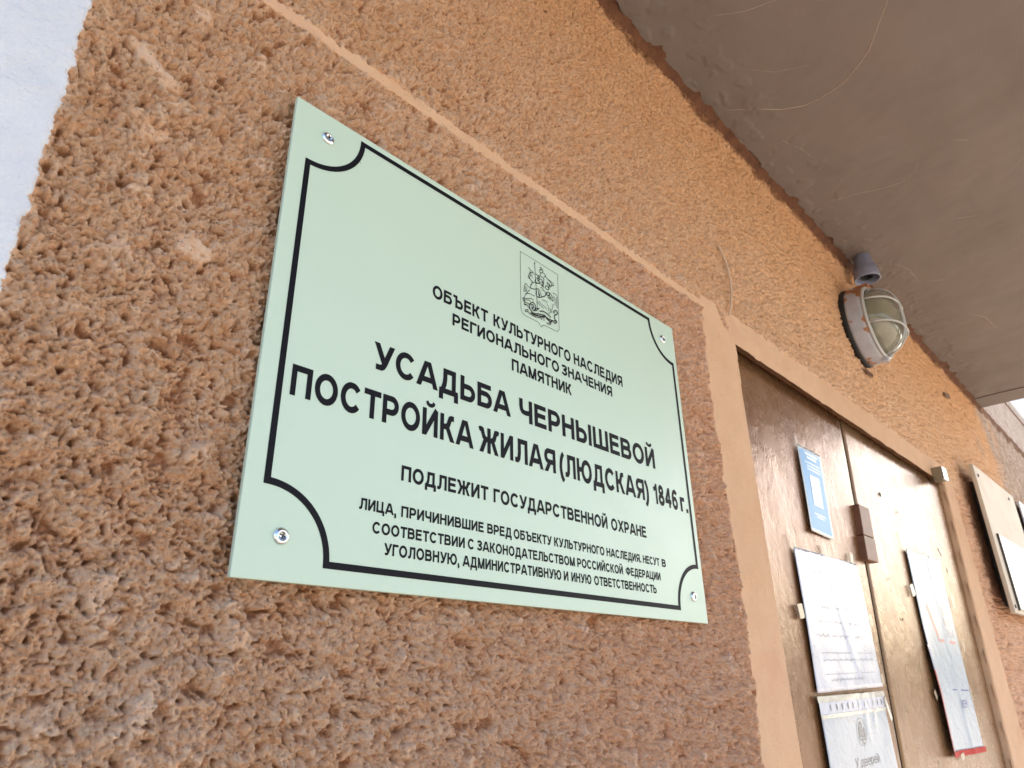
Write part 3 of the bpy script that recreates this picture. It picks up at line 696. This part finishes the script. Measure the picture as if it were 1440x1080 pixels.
EMB = [(0.9,[(27928,37842),(34386,37716),(34260,34669),(34150,30324),(33826,29952),(33379,29926),(31629,29912),(31263,29741),(31107,29469),(30767,29743),(30492,29903),(28556,29888),(28020,30042),(27805,30480),(27853,34137),(27928,37842)]),(1.0,[(30298,37546),(30324,36815),(30346,36031),(30388,35037),(30439,33947),(30489,32867),(30483,31505)]),(2.0,[(30296,37511),(30297,37202)]),(1.2,[(29182,36266),(29425,36288),(29516,36082),(29804,36123),(29970,35996),(29735,35844),(29536,35866),(29398,35602),(29172,35255),(29133,34982),(29371,34921)]),(1.2,[(29411,35944),(29680,35562),(29309,35138),(29468,34875),(29858,34692),(30173,34719)]),(1.0,[(29804,36123),(30052,35898),(30221,35805)]),(0.8,[(29538,35553),(29862,35475),(29763,35151)]),(1.3,[(31163,37259),(31431,37302),(31601,37150),(31414,36972),(31272,37079),(31137,36731),(31245,36528),(31545,36630),(31739,36948),(31599,37114)]),(1.2,[(31245,36528),(31198,36188),(31441,36047),(31842,36077),(31747,35410),(31633,34908)]),(1.2,[(31727,36713),(32068,36694),(32162,36507),(31850,36229)]),(1.2,[(30432,36013),(30779,35977),(31193,36072),(30910,35662),(30556,35561),(30747,35308),(31188,35390),(31028,35095),(30434,34778)]),(1.2,[(30436,35451),(30178,34833),(30730,34942),(31319,35087),(31379,34821),(31822,34878)]),(0.9,[(30766,35711),(30931,35502),(31352,35746),(31563,35556),(31326,35225)]),(0.9,[(30626,35818),(30992,35869),(31020,35542),(30665,35104)]),(1.6,[(31425,35721),(31626,35357),(31524,34805)]),(1.0,[(32052,36400),(32566,36228),(33016,36197),(33611,35974),(33413,35739),(33064,35736)]),(1.0,[(32156,36389),(32858,36070),(33292,35743),(33048,35466)]),(1.3,[(33048,35466),(32686,35708),(32316,35774)]),(1.2,[(32673,34962),(32436,35257),(32138,35241),(31970,34885)]),(1.2,[(31970,34885),(32334,34760),(32716,34924),(32589,35324),(32827,35541)]),(1.0,[(32309,35657),(32960,35257)]),(1.2,[(29858,34692),(29583,34240),(29367,33760),(29606,33754),(30136,33871),(30623,34192),(30983,34180),(31109,33789),(31308,33430)]),(1.4,[(29398,33828),(29560,33679)]),(1.2,[(30454,33953),(30316,33453),(30500,33091),(30712,33048),(30915,33375),(30740,33633)]),(1.3,[(30688,34054),(30843,33676),(31015,33362)]),(1.4,[(30815,33091),(31305,33373),(31801,33659),(32071,34029),(32035,34182)]),(1.0,[(31354,34339),(31798,34417),(32081,34202)]),(0.7,[(31068,34440),(31369,34626),(31660,34583)]),(1.3,[(32081,34202),(32315,34436),(32618,34520),(32725,34306),(32440,34017),(32143,34004),(32274,34228)]),(1.2,[(32618,34520),(32985,34416),(33076,34172),(33308,34043),(33237,33620),(33048,33710)]),(1.2,[(32364,33985),(32496,33704),(32791,33659),(32738,34030),(32954,33896),(33044,33652)]),(1.2,[(32725,34306),(32586,33966),(32885,33979)]),(0.7,[(28635,33990),(28410,33510),(28339,33045),(28384,32740)]),(0.7,[(28677,34008),(29045,33785),(29322,33686)]),(0.7,[(28553,33626),(28555,32921)]),(0.7,[(28762,33662),(28816,33250),(28637,32902)]),(0.7,[(29313,33463),(28947,33034),(28512,32471),(28359,32031)]),(0.8,[(28655,32640),(29153,32959),(29643,32949),(30096,32976)]),(1.2,[(28107,31851),(28332,32052),(28488,31818),(28275,31569),(28107,31851)]),(0.8,[(28494,31981),(29057,32269),(29765,32510),(29818,32099)]),(0.8,[(28628,31876),(29189,32109),(29393,31978)]),(1.3,[(28316,31587),(28473,31385),(28327,31113),(28678,31362),(29015,31180),(29215,30995)]),(1.0,[(28481,31601),(28961,31585),(29164,31454)]),(1.4,[(29215,30995),(29136,31443),(29388,31846),(29816,32044),(30133,31904),(30171,31487),(29911,31007)]),(1.6,[(29375,31541),(29663,31744),(29866,31579),(29712,31248),(29508,31380)]),(1.8,[(29503,31271),(29771,31005),(30202,31231),(30028,31429)]),(1.8,[(29215,30995),(29578,30714),(29996,30721),(30538,30882)]),(1.6,[(30171,31487),(30570,31540),(30791,31705)]),(1.4,[(30199,31176),(30566,31463)]),(0.9,[(28411,30408),(28585,30688),(28932,30806),(28854,30564),(28573,30367),(28411,30408)]),(1.0,[(28855,30585),(29191,30402),(29812,30328),(30518,30445),(31094,30617),(31680,30846)]),(2.2,[(29336,30565),(29890,30519),(30528,30663),(31175,30810),(31764,31073)]),(1.8,[(30541,30936),(31115,31034),(31697,31177),(31833,31014)]),(1.8,[(30844,31326),(31286,31578),(31792,31595),(32297,31501),(32726,31309)]),(1.5,[(31764,31073),(32124,31019),(32559,30971),(33001,30979),(33453,31099)]),(2.0,[(31901,30932),(32328,30773),(32693,30751),(33080,31064)]),(1.5,[(31942,30354),(32300,30275),(32598,30389),(32765,30724),(32387,30525)]),(1.8,[(33139,30813),(33512,30847),(33756,31160),(33540,31297),(33301,31040)]),(1.6,[(33462,31233),(33367,31614),(33430,31915),(33817,32101),(33958,32401),(33775,32607),(33390,32453),(33222,32164),(33445,32142)]),(0.9,[(31088,30507),(31007,30315)]),(0.9,[(31525,30656),(31483,30392)]),(0.7,[(30619,32593),(31183,32387),(31757,32292),(32040,32132)]),(0.7,[(30464,32310),(31025,32104),(31523,31979)]),(0.7,[(31285,32978),(31949,33143),(32231,32927)]),(0.7,[(32149,32782),(32431,32566),(32324,31971)]),(0.7,[(32527,32439),(32783,32265),(32605,31754),(32311,31747)]),(0.7,[(33227,34688),(33687,34769),(34056,34583),(34096,34031),(33995,32975)]),(0.7,[(33361,34405),(33557,33921),(33560,33247)]),(0.7,[(33212,33217),(32979,32565),(32838,31957)]),(0.7,[(33813,34367),(33777,33336),(33879,33040)])]
em = None
for n_e, (w_, pl) in enumerate(EMB):
    bm = bmesh.new() if n_e < 2 else bm
    P_ = [(a/1e5, b/1e5) for a, b in pl]
    if n_e: # soften the polyline
        Q_ = [P_[0]]
        for a, b in zip(P_[:-1], P_[1:]): Q_ += [(a[0]*.75+b[0]*.25, a[1]*.75+b[1]*.25), (a[0]*.25+b[0]*.75, a[1]*.25+b[1]*.75)]
        P_ = Q_+[P_[-1]]
    ribbon(P_, (.00055 if n_e == 0 else .00062*w_+.00018), iy-(.00001*n_e), bm)
    if n_e == 0:
        em = link('emblem', flat_mesh(bm, 'emblem'), M_line, plq, 'shield outline with a mounted lancer over a dragon')
link('horseman_figure', flat_mesh(bm, 'horseman_figure'), M_line, em, kind=None)
SCR = [(.0323, .3761), (.0315, .0295), (.5684, .3732), (.572, .0293)]
s0 = None
for k, (x, z) in enumerate(SCR):
    sc = link('screw', lathe('screw', [(.0058, .0004), (.0060, -.0004), (.0055, -.0014), (.0042, -.0023), (.0030, -.0026), (.0027, -.0014), (0, -.0010)], (x, PY, z), 'Y', 32), M_steel, plq)
    bm = bmesh.new(); a0 = .35+k*.8
    for d_ in (0, math.pi/2):
        c0, s_ = math.cos(a0+d_), math.sin(a0+d_); n2 = (-s_, c0)
        vs = [bm.verts.new((x+c0*u*.0023+n2[0]*w2*.0006, PY-.0027 if d_ == 0 else PY-.00272, z+s_*u*.0023+n2[1]*w2*.0006)) for u, w2 in ((-1, -1), (1, -1), (1, 1), (-1, 1))]
        bm.faces.new(vs)
    link('cross_slot', flat_mesh(bm, 'cross_slot'), M_recess, sc)

# ================================================================== NOTICES ON THE DOOR
def lerp4(c, u, v_):       # c = TL,TR,BR,BL (x,z)
    return ((c[0][0]*(1-u)+c[1][0]*u)*(1-v_)+(c[3][0]*(1-u)+c[2][0]*u)*v_, (c[0][1]*(1-u)+c[1][1]*u)*(1-v_)+(c[3][1]*(1-u)+c[2][1]*u)*v_)
def notice(nm, label, cat, c, ymid, mt, disp, group=None, nx=30, nz=30):
    x = sum(p[0] for p in c)/4; z = min(p[1] for p in c)
    e = empty(nm, (x, ymid, z), label, cat, group)
    e.empty_display_size = .03
    s_ = link('sheet', sheet('sheet', [(p[0], ymid, p[1]) for p in c], .0004, nx, nz, disp), mt, e)
    pt = lambda u, v_, off=.0008: (lambda q: (q[0], ymid-disp(u, v_)-off, q[1]))(lerp4(c, u, v_))
    return e, s_, pt
def patch(e, name, mt, pt, u0, u1, v0, v1, off=.0008, n=6, label=None, jag=0):
    bm = bmesh.new(); V = []
    for j in range(n+1):
        row = []
        for i in range(n+1):
            u = u0+(u1-u0)*i/n; v_ = v0+(v1-v0)*j/n
            if jag and i in (0, n): u += jag*N1(j*1.7+u0*31, 5)
            p = pt(u, v_, off); row.append(bm.verts.new(p))
        V.append(row)
    for j in range(n):
        for i in range(n): bm.faces.new((V[j][i], V[j+1][i], V[j+1][i+1], V[j][i+1]))
    return link(name, flat_mesh(bm, name), mt, e, label)
def tape(e, x, z, w_, h_, ang, y, mt=None, name='tape_strip'):
    c0, s_ = math.cos(ang), math.sin(ang)
    pts = []
    for u, v_ in ((-1, -1), (0, -1.05), (1, -.95), (1.04, 0), (.95, 1), (0, 1.03), (-1.02, .96), (-.97, 0)):
        a, b = u*w_*.36, v_*h_*.42; pts.append((x+a*c0-b*s_, z+a*s_+b*c0))
    return link(name, prism(name, pts, y-.0003, y), mt or M_tape, e)
def words(e, name, mt, pt, rows, off=.0009, bold=.0, label=None):
    bm = bmesh.new()
    for s_, u0, u1, v0, v1 in rows: text_into(bm, s_, u0, u1, v1, v0, lambda u, v_: pt(u, v_, off), bold)
    for f in bm.faces: f.normal_update()
    return link(name, flat_mesh(bm, name), mt, e, label)
def strokes(e, name, mt, pt, pls, w_, off=.0009):
    for pl in pls:
        bm = bmesh.new(); ribbon(pl, w_, 0, bm, map_=lambda q: pt(q.x, q.y, off)); link(name, flat_mesh(bm, name), mt, e)

# small blue sheet, top
c = [(1.0553, .3400), (1.1640, .3405), (1.1540, .1740), (1.0440, .1770)]
e, s_, pt = notice('blue_notice', 'small light blue notice with pale border, uppermost on the left door leaf', 'notice', c, DY-.003, M_card, lambda u, v_: .0012*math.sin(3*u+2*v_)+.001)
pb = patch(e, 'blue_print', M_blue, pt, .045, .955, .035, .965, .0006)
patch(e, 'blank_square', M_bluebg, pt, .30, .72, .33, .68, .0010, 8, 'pale square left blank')
for v_, a, b, t_h in ((.075, .22, .80, .03), (.12, .30, .72, .03), (.185, .2, .86, .014), (.225, .24, .84, .014), (.262, .22, .86, .014), (.78, .24, .76, .014), (.81, .34, .66, .014)):
    bm = bmesh.new(); ribbon([(a+(b-a)*t/10, v_) for t in range(11)], t_h, 0, bm, map_=lambda q: pt(q.x, q.y, .0011))
    link('printed_line', flat_mesh(bm, 'printed_line'), M_bluebg, e)
tape(e, 1.056, .346, .008, .018, .3, DY-.004, M_clear)

# white A4 sheet
c = [(.9552, .1385), (1.2450, .1400), (1.2480, -.0760), (.9480, -.0820)]
dsp = lambda u, v_: .0022+.0011*math.sin(7*u+3*v_)*math.sin(3.1*v_)+.0016*math.exp(-((u-.42-.25*v_)/.035)**2)+.002*abs(math.sin(9*u))*(v_ > .8)*(v_-.8)*5
e, s_, pt = notice('white_notice', 'white landscape paper taped below the small blue notice, its print almost bleached out', 'notice', c, DY-.002, M_paper, dsp, nx=48)
def scr(u0, u1, v_, hh_, sd, n=46):
    return [(u0+(u1-u0)*k/n, v_+hh_*math.sin(k*2.4+sd)*(.5+.5*math.sin(k*1.3+sd*2))) for k in range(n+1) ]
strokes(e, 'faded_writing', M_greyprint, pt, [scr(.22, .40, .15, .02, 1, 20), scr(.50, .66, .18, .02, 2, 18), scr(.24, .44, .415, .018, 3, 18), scr(.48, .70, .415, .018, 5, 16), scr(.15, .36, .52, .018, 4, 16), scr(.40, .52, .52, .018, 1, 9), scr(.57, .86, .52, .018, 6, 20), scr(.10, .30, .62, .020, 5, 14), scr(.34, .64, .62, .020, 2, 20), scr(.69, .80, .62, .018, 8, 8), [(.15, .74), (.93, .74)], scr(.15, .93, .79, .012, 7), [(.14, .885), (.90, .885)], scr(.2, .7, .925, .012, 8)], .0065)
for k, (x, z, w_, h_, a) in enumerate(((.9560, .149, .012, .028, .45), (1.092, .147, .018, .026, .1), (1.222, .149, .016, .024, -.4), (.937, .036, .026, .026, .1), (1.256, .038, .022, .024, 0), (1.252, -.064, .022, .02, 0))):
    tape(e, x, z, w_, h_, a, DY-.0054)

# sleeve with punched strip
c = [(.9441, -.0925), (1.2390, -.0890), (1.2290, -.2900), (.9380, -.2920)]
dsp2 = lambda u, v_: .0025+.0012*math.sin(5*u+4*v_)+.0035*math.exp(-((u-.62-.1*v_)/.03)**2)*max(0, 1-2.4*v_)+.003*math.exp(-((u-.78)/.025)**2)*max(0, 1-3*v_)
e, s_, pt = notice('sleeved_notice', 'notice in a clear punched sleeve below the white paper, headed У дверей', 'notice', c, DY-.002, M_paper2, dsp2, nx=60, nz=40)
patch(e, 'sleeve_strip', M_paper, pt, -.004, 1.004, .004, .105, .0012, 24, 'punched strip of the sleeve')
for k in range(11):
    bm = bmesh.new(); u = .13+k*.082+.006*math.sin(k*3); w2 = .011
    bm.faces.new([bm.verts.new(pt(u+w2*math.cos(a)*(.6+.4*math.sin(k*7)), .055+.026*math.sin(a), .0016)) for a in [q*.628 for q in range(10)]])
    link('punched_hole', flat_mesh(bm, 'punched_hole'), M_darkprint, e)
patch(e, 'film_tape', M_clear, pt, -.02, 1.02, -.03, .012, .0022, 30, 'wrinkled clear tape', jag=.02)
patch(e, 'film_tape', M_clear, pt, -.01, 1.015, .098, .125, .0024, 30, jag=.02)
strokes(e, 'emblem', M_darkprint, pt, [[(.53+.075*math.cos(a), .255+.100*math.sin(a)) for a in [k*.2618 for k in range(25)]]], .004)
strokes(e, 'emblem', M_darkprint, pt, [[(.53, .18), (.55, .21), (.52, .235), (.50, .215), (.53, .18)], [(.50, .24), (.56, .24), (.57, .265), (.51, .27), (.49, .255), (.55, .252)], [(.50, .285), (.53, .275), (.58, .29), (.57, .315), (.50, .31)], [(.54, .28), (.53, .335), (.56, .34)], [(.49, .22), (.49, .30)], [(.575, .225), (.58, .30)]], .013)
words(e, 'heading', M_darkprint, pt, [('У дверей', .36, .74, .425, .495)], bold=.10)
tape(e, 1.244, -.112,   .014, .045, .35, DY-.007, M_clear)

# tall poster on the right leaf
c = [(1.6062, .2130), (1.8930, .2180), (1.8470, -.2110), (1.5770, -.2050)]
dsp3 = lambda u, v_: .0025+.0014*math.sin(4*u)*math.sin(5*v_)+.0025*math.exp(-((u-.55-.12*v_)/.05)**2)+.006*(1-min(1, u*6))*min(1, max(0, (v_-.4)*3))
e, s_, pt = notice('poster', 'tall faded pale blue poster with red edge, taped to the right door leaf', 'poster', c, DY-.002, M_poster, dsp3, nx=40, nz=60)
patch(e, 'red_edge', M_red, pt, -.03, .012, .62, 1.015, .0016, 14, jag=.006)
patch(e, 'red_edge', M_red, pt, -.02, 1.05, .994, 1.020, .0018, 14)
patch(e, 'blue_edge', M_navy, pt, -.035, .006, .50, .619, .0016, 8)
strokes(e, 'tick_mark', M_redfade, pt, [[(.22, .29), (.36, .47)], [(.25, .30), (.37, .455)]], .035)
strokes(e, 'tick_mark', M_redfade, pt, [[(.36, .47), (.88, .475)]], .016)
words(e, 'faded_lettering', M_greyprint, pt, [('ВЫ', .60, .86, .285, .33), ('БО', .60, .88, .345, .39), ('РЫ', .62, .90, .405, .45)], bold=.22)
strokes(e, 'printed_rule', M_navy, pt, [[(.46, .715), (.94, .72)]], .006)
words(e, 'small_lettering', M_navy, pt, [('ЦЕН', .62, .80, .765, .805)], bold=.20)
for x, z, w_, h_, a in ((1.608, .232, .012, .055, .25), (1.795, .219, .020, .02, 0), (1.578, .118, .035, .03, .2), (1.914, .115, .022, .035, 0), (1.902, .010, .018, .03, .2), (1.86, -.10, .016, .03, .2), (1.565, -.095, .02, .02, .5), (1.655, -.216, .04, .014, .1)):
    tape(e, x, z, w_, h_, a, DY-.0058)
for k, (x, z, w_, h_, a) in enumerate(((1.575, -.245, .02, .02, .4), (1.50, -.215, .006, .008, .2), (1.97, .20, .014, .014, .3), (1.94, .245, .012, .03, .8))):
    t = tape(None, x, z, w_, h_, a, DY-.0012, name='tape_scrap'); t['label'] = ['cream tape scrap just under the tall poster', 'tiny tape scrap left of the poster foot', 'tape scrap right of the poster top', 'slanting tape scrap above the poster top right corner'][k]; t['category'] = 'tape'; t['group'] = 'tape scraps left on the door'

# ================================================================== BOARDS FURTHER RIGHT
e = empty('notice_board', (2.7, 0, .11), 'cream painted board with a white panel on it, on the wall right of the door', 'notice board')
link('board', prism('board', [(2.3756, 0.1114), (3.0053, 0.1114), (3.0053, 0.5693), (2.3814, 0.5693)], -.034, -.022, .0015), M_board, e)
link('board_back', boxm('board_back', 2.5092, 2.9671, -.0218, .008, 0.14, 0.5407), M_edge, e)
link('white_panel', boxm('white_panel', 2.4472, 2.9814, -.0405, -.0345, 0.1248, 0.348, .0012), M_boardwhite, e)
link('panel_rim', boxm('panel_rim', 2.4348, 2.4467, -.0395, -.0345, 0.121, 0.3518, .0008), M_edge, e)
for x, z in ((2.4186, 0.5369), (2.3995, 0.1305), (2.8908, 0.5407)):
    link('screw', lathe('screw', [(.006, 0), (.006, -.0015), (.003, -.003), (0, -.003)], (x, -.0341, z), 'Y', 14), M_recess, e)
e = empty('blue_sign', (3.6, 0, .2), 'pale blue plate cut by the right edge of the picture, beyond the cream board', 'sign')
link('plate', prism('plate', [(3.33, .22), (3.95, .22), (3.95, .612), (3.33, .612)], -.010, -.004, .001), M_bluewhite, e)
link('spacer', boxm('spacer', 3.36, 3.92, -.0038, .006, .25, .59), M_edge, e)
e = empty('metal_bracket', (2.02, 0, .45), 'small bright metal bracket on the smooth band above the right end of the door', 'bracket')
link('bracket_body', prism('bracket_body', [(2.012, .449), (2.044, .449), (2.050, .490), (2.018, .490)], -.014, .013, .003, 3), mat('dull_brass', (.30, .27, .20), .35, metal=.6), e)
link('bracket_face', prism('bracket_face', [(2.013, .451), (2.056, .451), (2.062, .489), (2.019, .489)], -.0165, -.0143, .001), M_boardwhite, e)
o = tape(None, 2.54, .863, .11, .022, .18, .0055, mat('brown_tape', (.16, .075, .035), .5), 'tape_scrap'); o['label'] = 'brown strip of tape stuck high on the wall near the slab end'; o['category'] = 'tape'
# chipped hollow below the lamp
bm = bmesh.new(); vs = [bm.verts.new((1.60+.030*math.cos(a)*(1+.3*math.sin(3*a)), .0062, .652+.010*math.sin(a)*(1+.3*math.cos(2*a)))) for a in [k*.5236 for k in range(12)]]; bm.faces.new(vs)
link('plaster_chip', flat_mesh(bm, 'plaster_chip'), M_bare, bld)

# cable buried in paint
cb = [(.826, .012, .660), (.8297, .0085, .6504), (.8364, .005, .6233), (.8385, .004, .5901), (.833, .004, .558), (.826, .005, .535), (.817, .007, .512)]
o = link('cable', tube('cable', cb, .0019, 8), M_cable); o['label'] = 'thin painted-over cable curving down to the corner of the door surround'; o['category'] = 'cable'

# ================================================================== LAMP
LX, LZ, LY = 1.590, .775, .008
lamp = empty('bulkhead_lamp', (LX, LY, LZ), 'round caged bulkhead lamp in chipped grey paint above the door', 'lamp')
link('gasket', lathe('gasket', [(.105, .006), (.106, -.004), (.104, -.0085)], (LX, LY, LZ), 'Y', 56), M_rubber, lamp)
link('base', lathe('base', [(.104, -.0085), (.1045, -.014), (.100, -.040), (.0985, -.046), (.090, -.0465), (.086, -.044)], (LX, LY, LZ), 'Y', 56), M_lampgrey, lamp)
link('cage_ring', lathe('cage_ring', [(.0900, -.0470), (.0985, -.0470), (.0992, -.0505), (.0975, -.0535), (.0905, -.0535), (.0885, -.0505), (.0900, -.0470)], (LX, LY, LZ), 'Y', 56), M_cage, lamp)
gl = [(.0868, -.0465), (.0862, -.056), (.082, -.070), (.072, -.084), (.056, -.095), (.036, -.1015), (.016, -.1040), (0, -.1045)]
link('glass_dome', lathe('glass_dome', gl, (LX, LY, LZ), 'Y', 56), M_glass, lamp)
def cage(ax, off, nm):
    pts = []
    for k in range(25):
        t = -1+2*k/24; rmax = math.sqrt(max(0, .0945**2-off**2)); a = t*rmax; rr_ = math.hypot(a, off)
        d = -.050-.0605*max(0, 1-(rr_/.0950)**3.2)**.62
        pts.append((LX+(a if ax == 'x' else off), LY+d, LZ+(off if ax == 'x' else a)))
    return link(nm, tube(nm, pts, .0026, 8), M_cage, lamp)
for of in (-.033, .033): cage('x', of, 'cage_bar')
for of in (-.007, .007): cage('z', of, 'cage_bar')
link('clamp_lug', prism('clamp_lug', [(LX-.004, LZ-.108), (LX+.014, LZ-.108), (LX+.014, LZ-.094), (LX-.004, LZ-.094)], LY-.054, LY-.040, .002), M_lampgrey, lamp)
link('clamp_lug', prism('clamp_lug', [(LX-.020, LZ+.096), (LX+.012, LZ+.096), (LX+.012, LZ+.110), (LX-.020, LZ+.110)], LY-.054, LY-.010, .002), M_lampgrey, lamp)
# empty cup holder above
UXc, UYc = 1.634, -.036
cup = empty('cable_gland', (UXc, UYc, .93), 'blue grey plastic cup hanging from the slab just above the caged lamp', 'cable gland')
link('cone', lathe('cone', [(.0175, .072), (.0205, .070), (.0265, .034), (.0275, .033)], (UXc, UYc, .93), 'Z', 40), M_cup, cup)
link('collar', lathe('collar', [(.0272, .0325), (.0300, .0315), (.0325, .0000), (.0332, -.0035), (.0300, -.0040), (.0290, .0020), (.0250, .026), (.0, .0262)], (UXc, UYc, .93), 'Z', 40), M_cup, cup)
link('inner_tube', lathe('inner_tube', [(.016, .024), (.016, .004), (.0125, .004), (.0125, .022)], (UXc, UYc, .93), 'Z', 28), M_rubber, cup)

# ================================================================== GROUND AND RISE
g_ = boxm('ground', -400, 400, -400, 400, -1, 0); 
me = mesh_pf('ground', [(-600, -600, GZ), (600, -600, GZ), (600, 600, GZ), (-600, 600, GZ)], [(0, 1, 2, 3)]); bpy.data.meshes.remove(g_)
link('ground', me, M_ground, kind='structure')
bm = bmesh.new(); ring = []; NR = 160
for k in range(NR):
    a = 2*math.pi*k/NR; h0 = 5.6+2.6*N1(k*.31, 4)+1.2*N1(k*1.3, 8)
    ring.append([bm.verts.new((1.5+r_*math.cos(a), r_*math.sin(a), z_)) for r_, z_ in ((62, GZ-.3), (66, GZ+h0*.55), (72, GZ+h0), (110, GZ+h0*1.2), (160, GZ-.3))])
for k in range(NR):
    a, b = ring[k], ring[(k+1) % NR]
    for q_ in range(4): bm.faces.new((a[q_], b[q_], b[q_+1], a[q_+1]))
link('hills', bm_mesh(bm, 'hills', True), M_far, kind='structure')
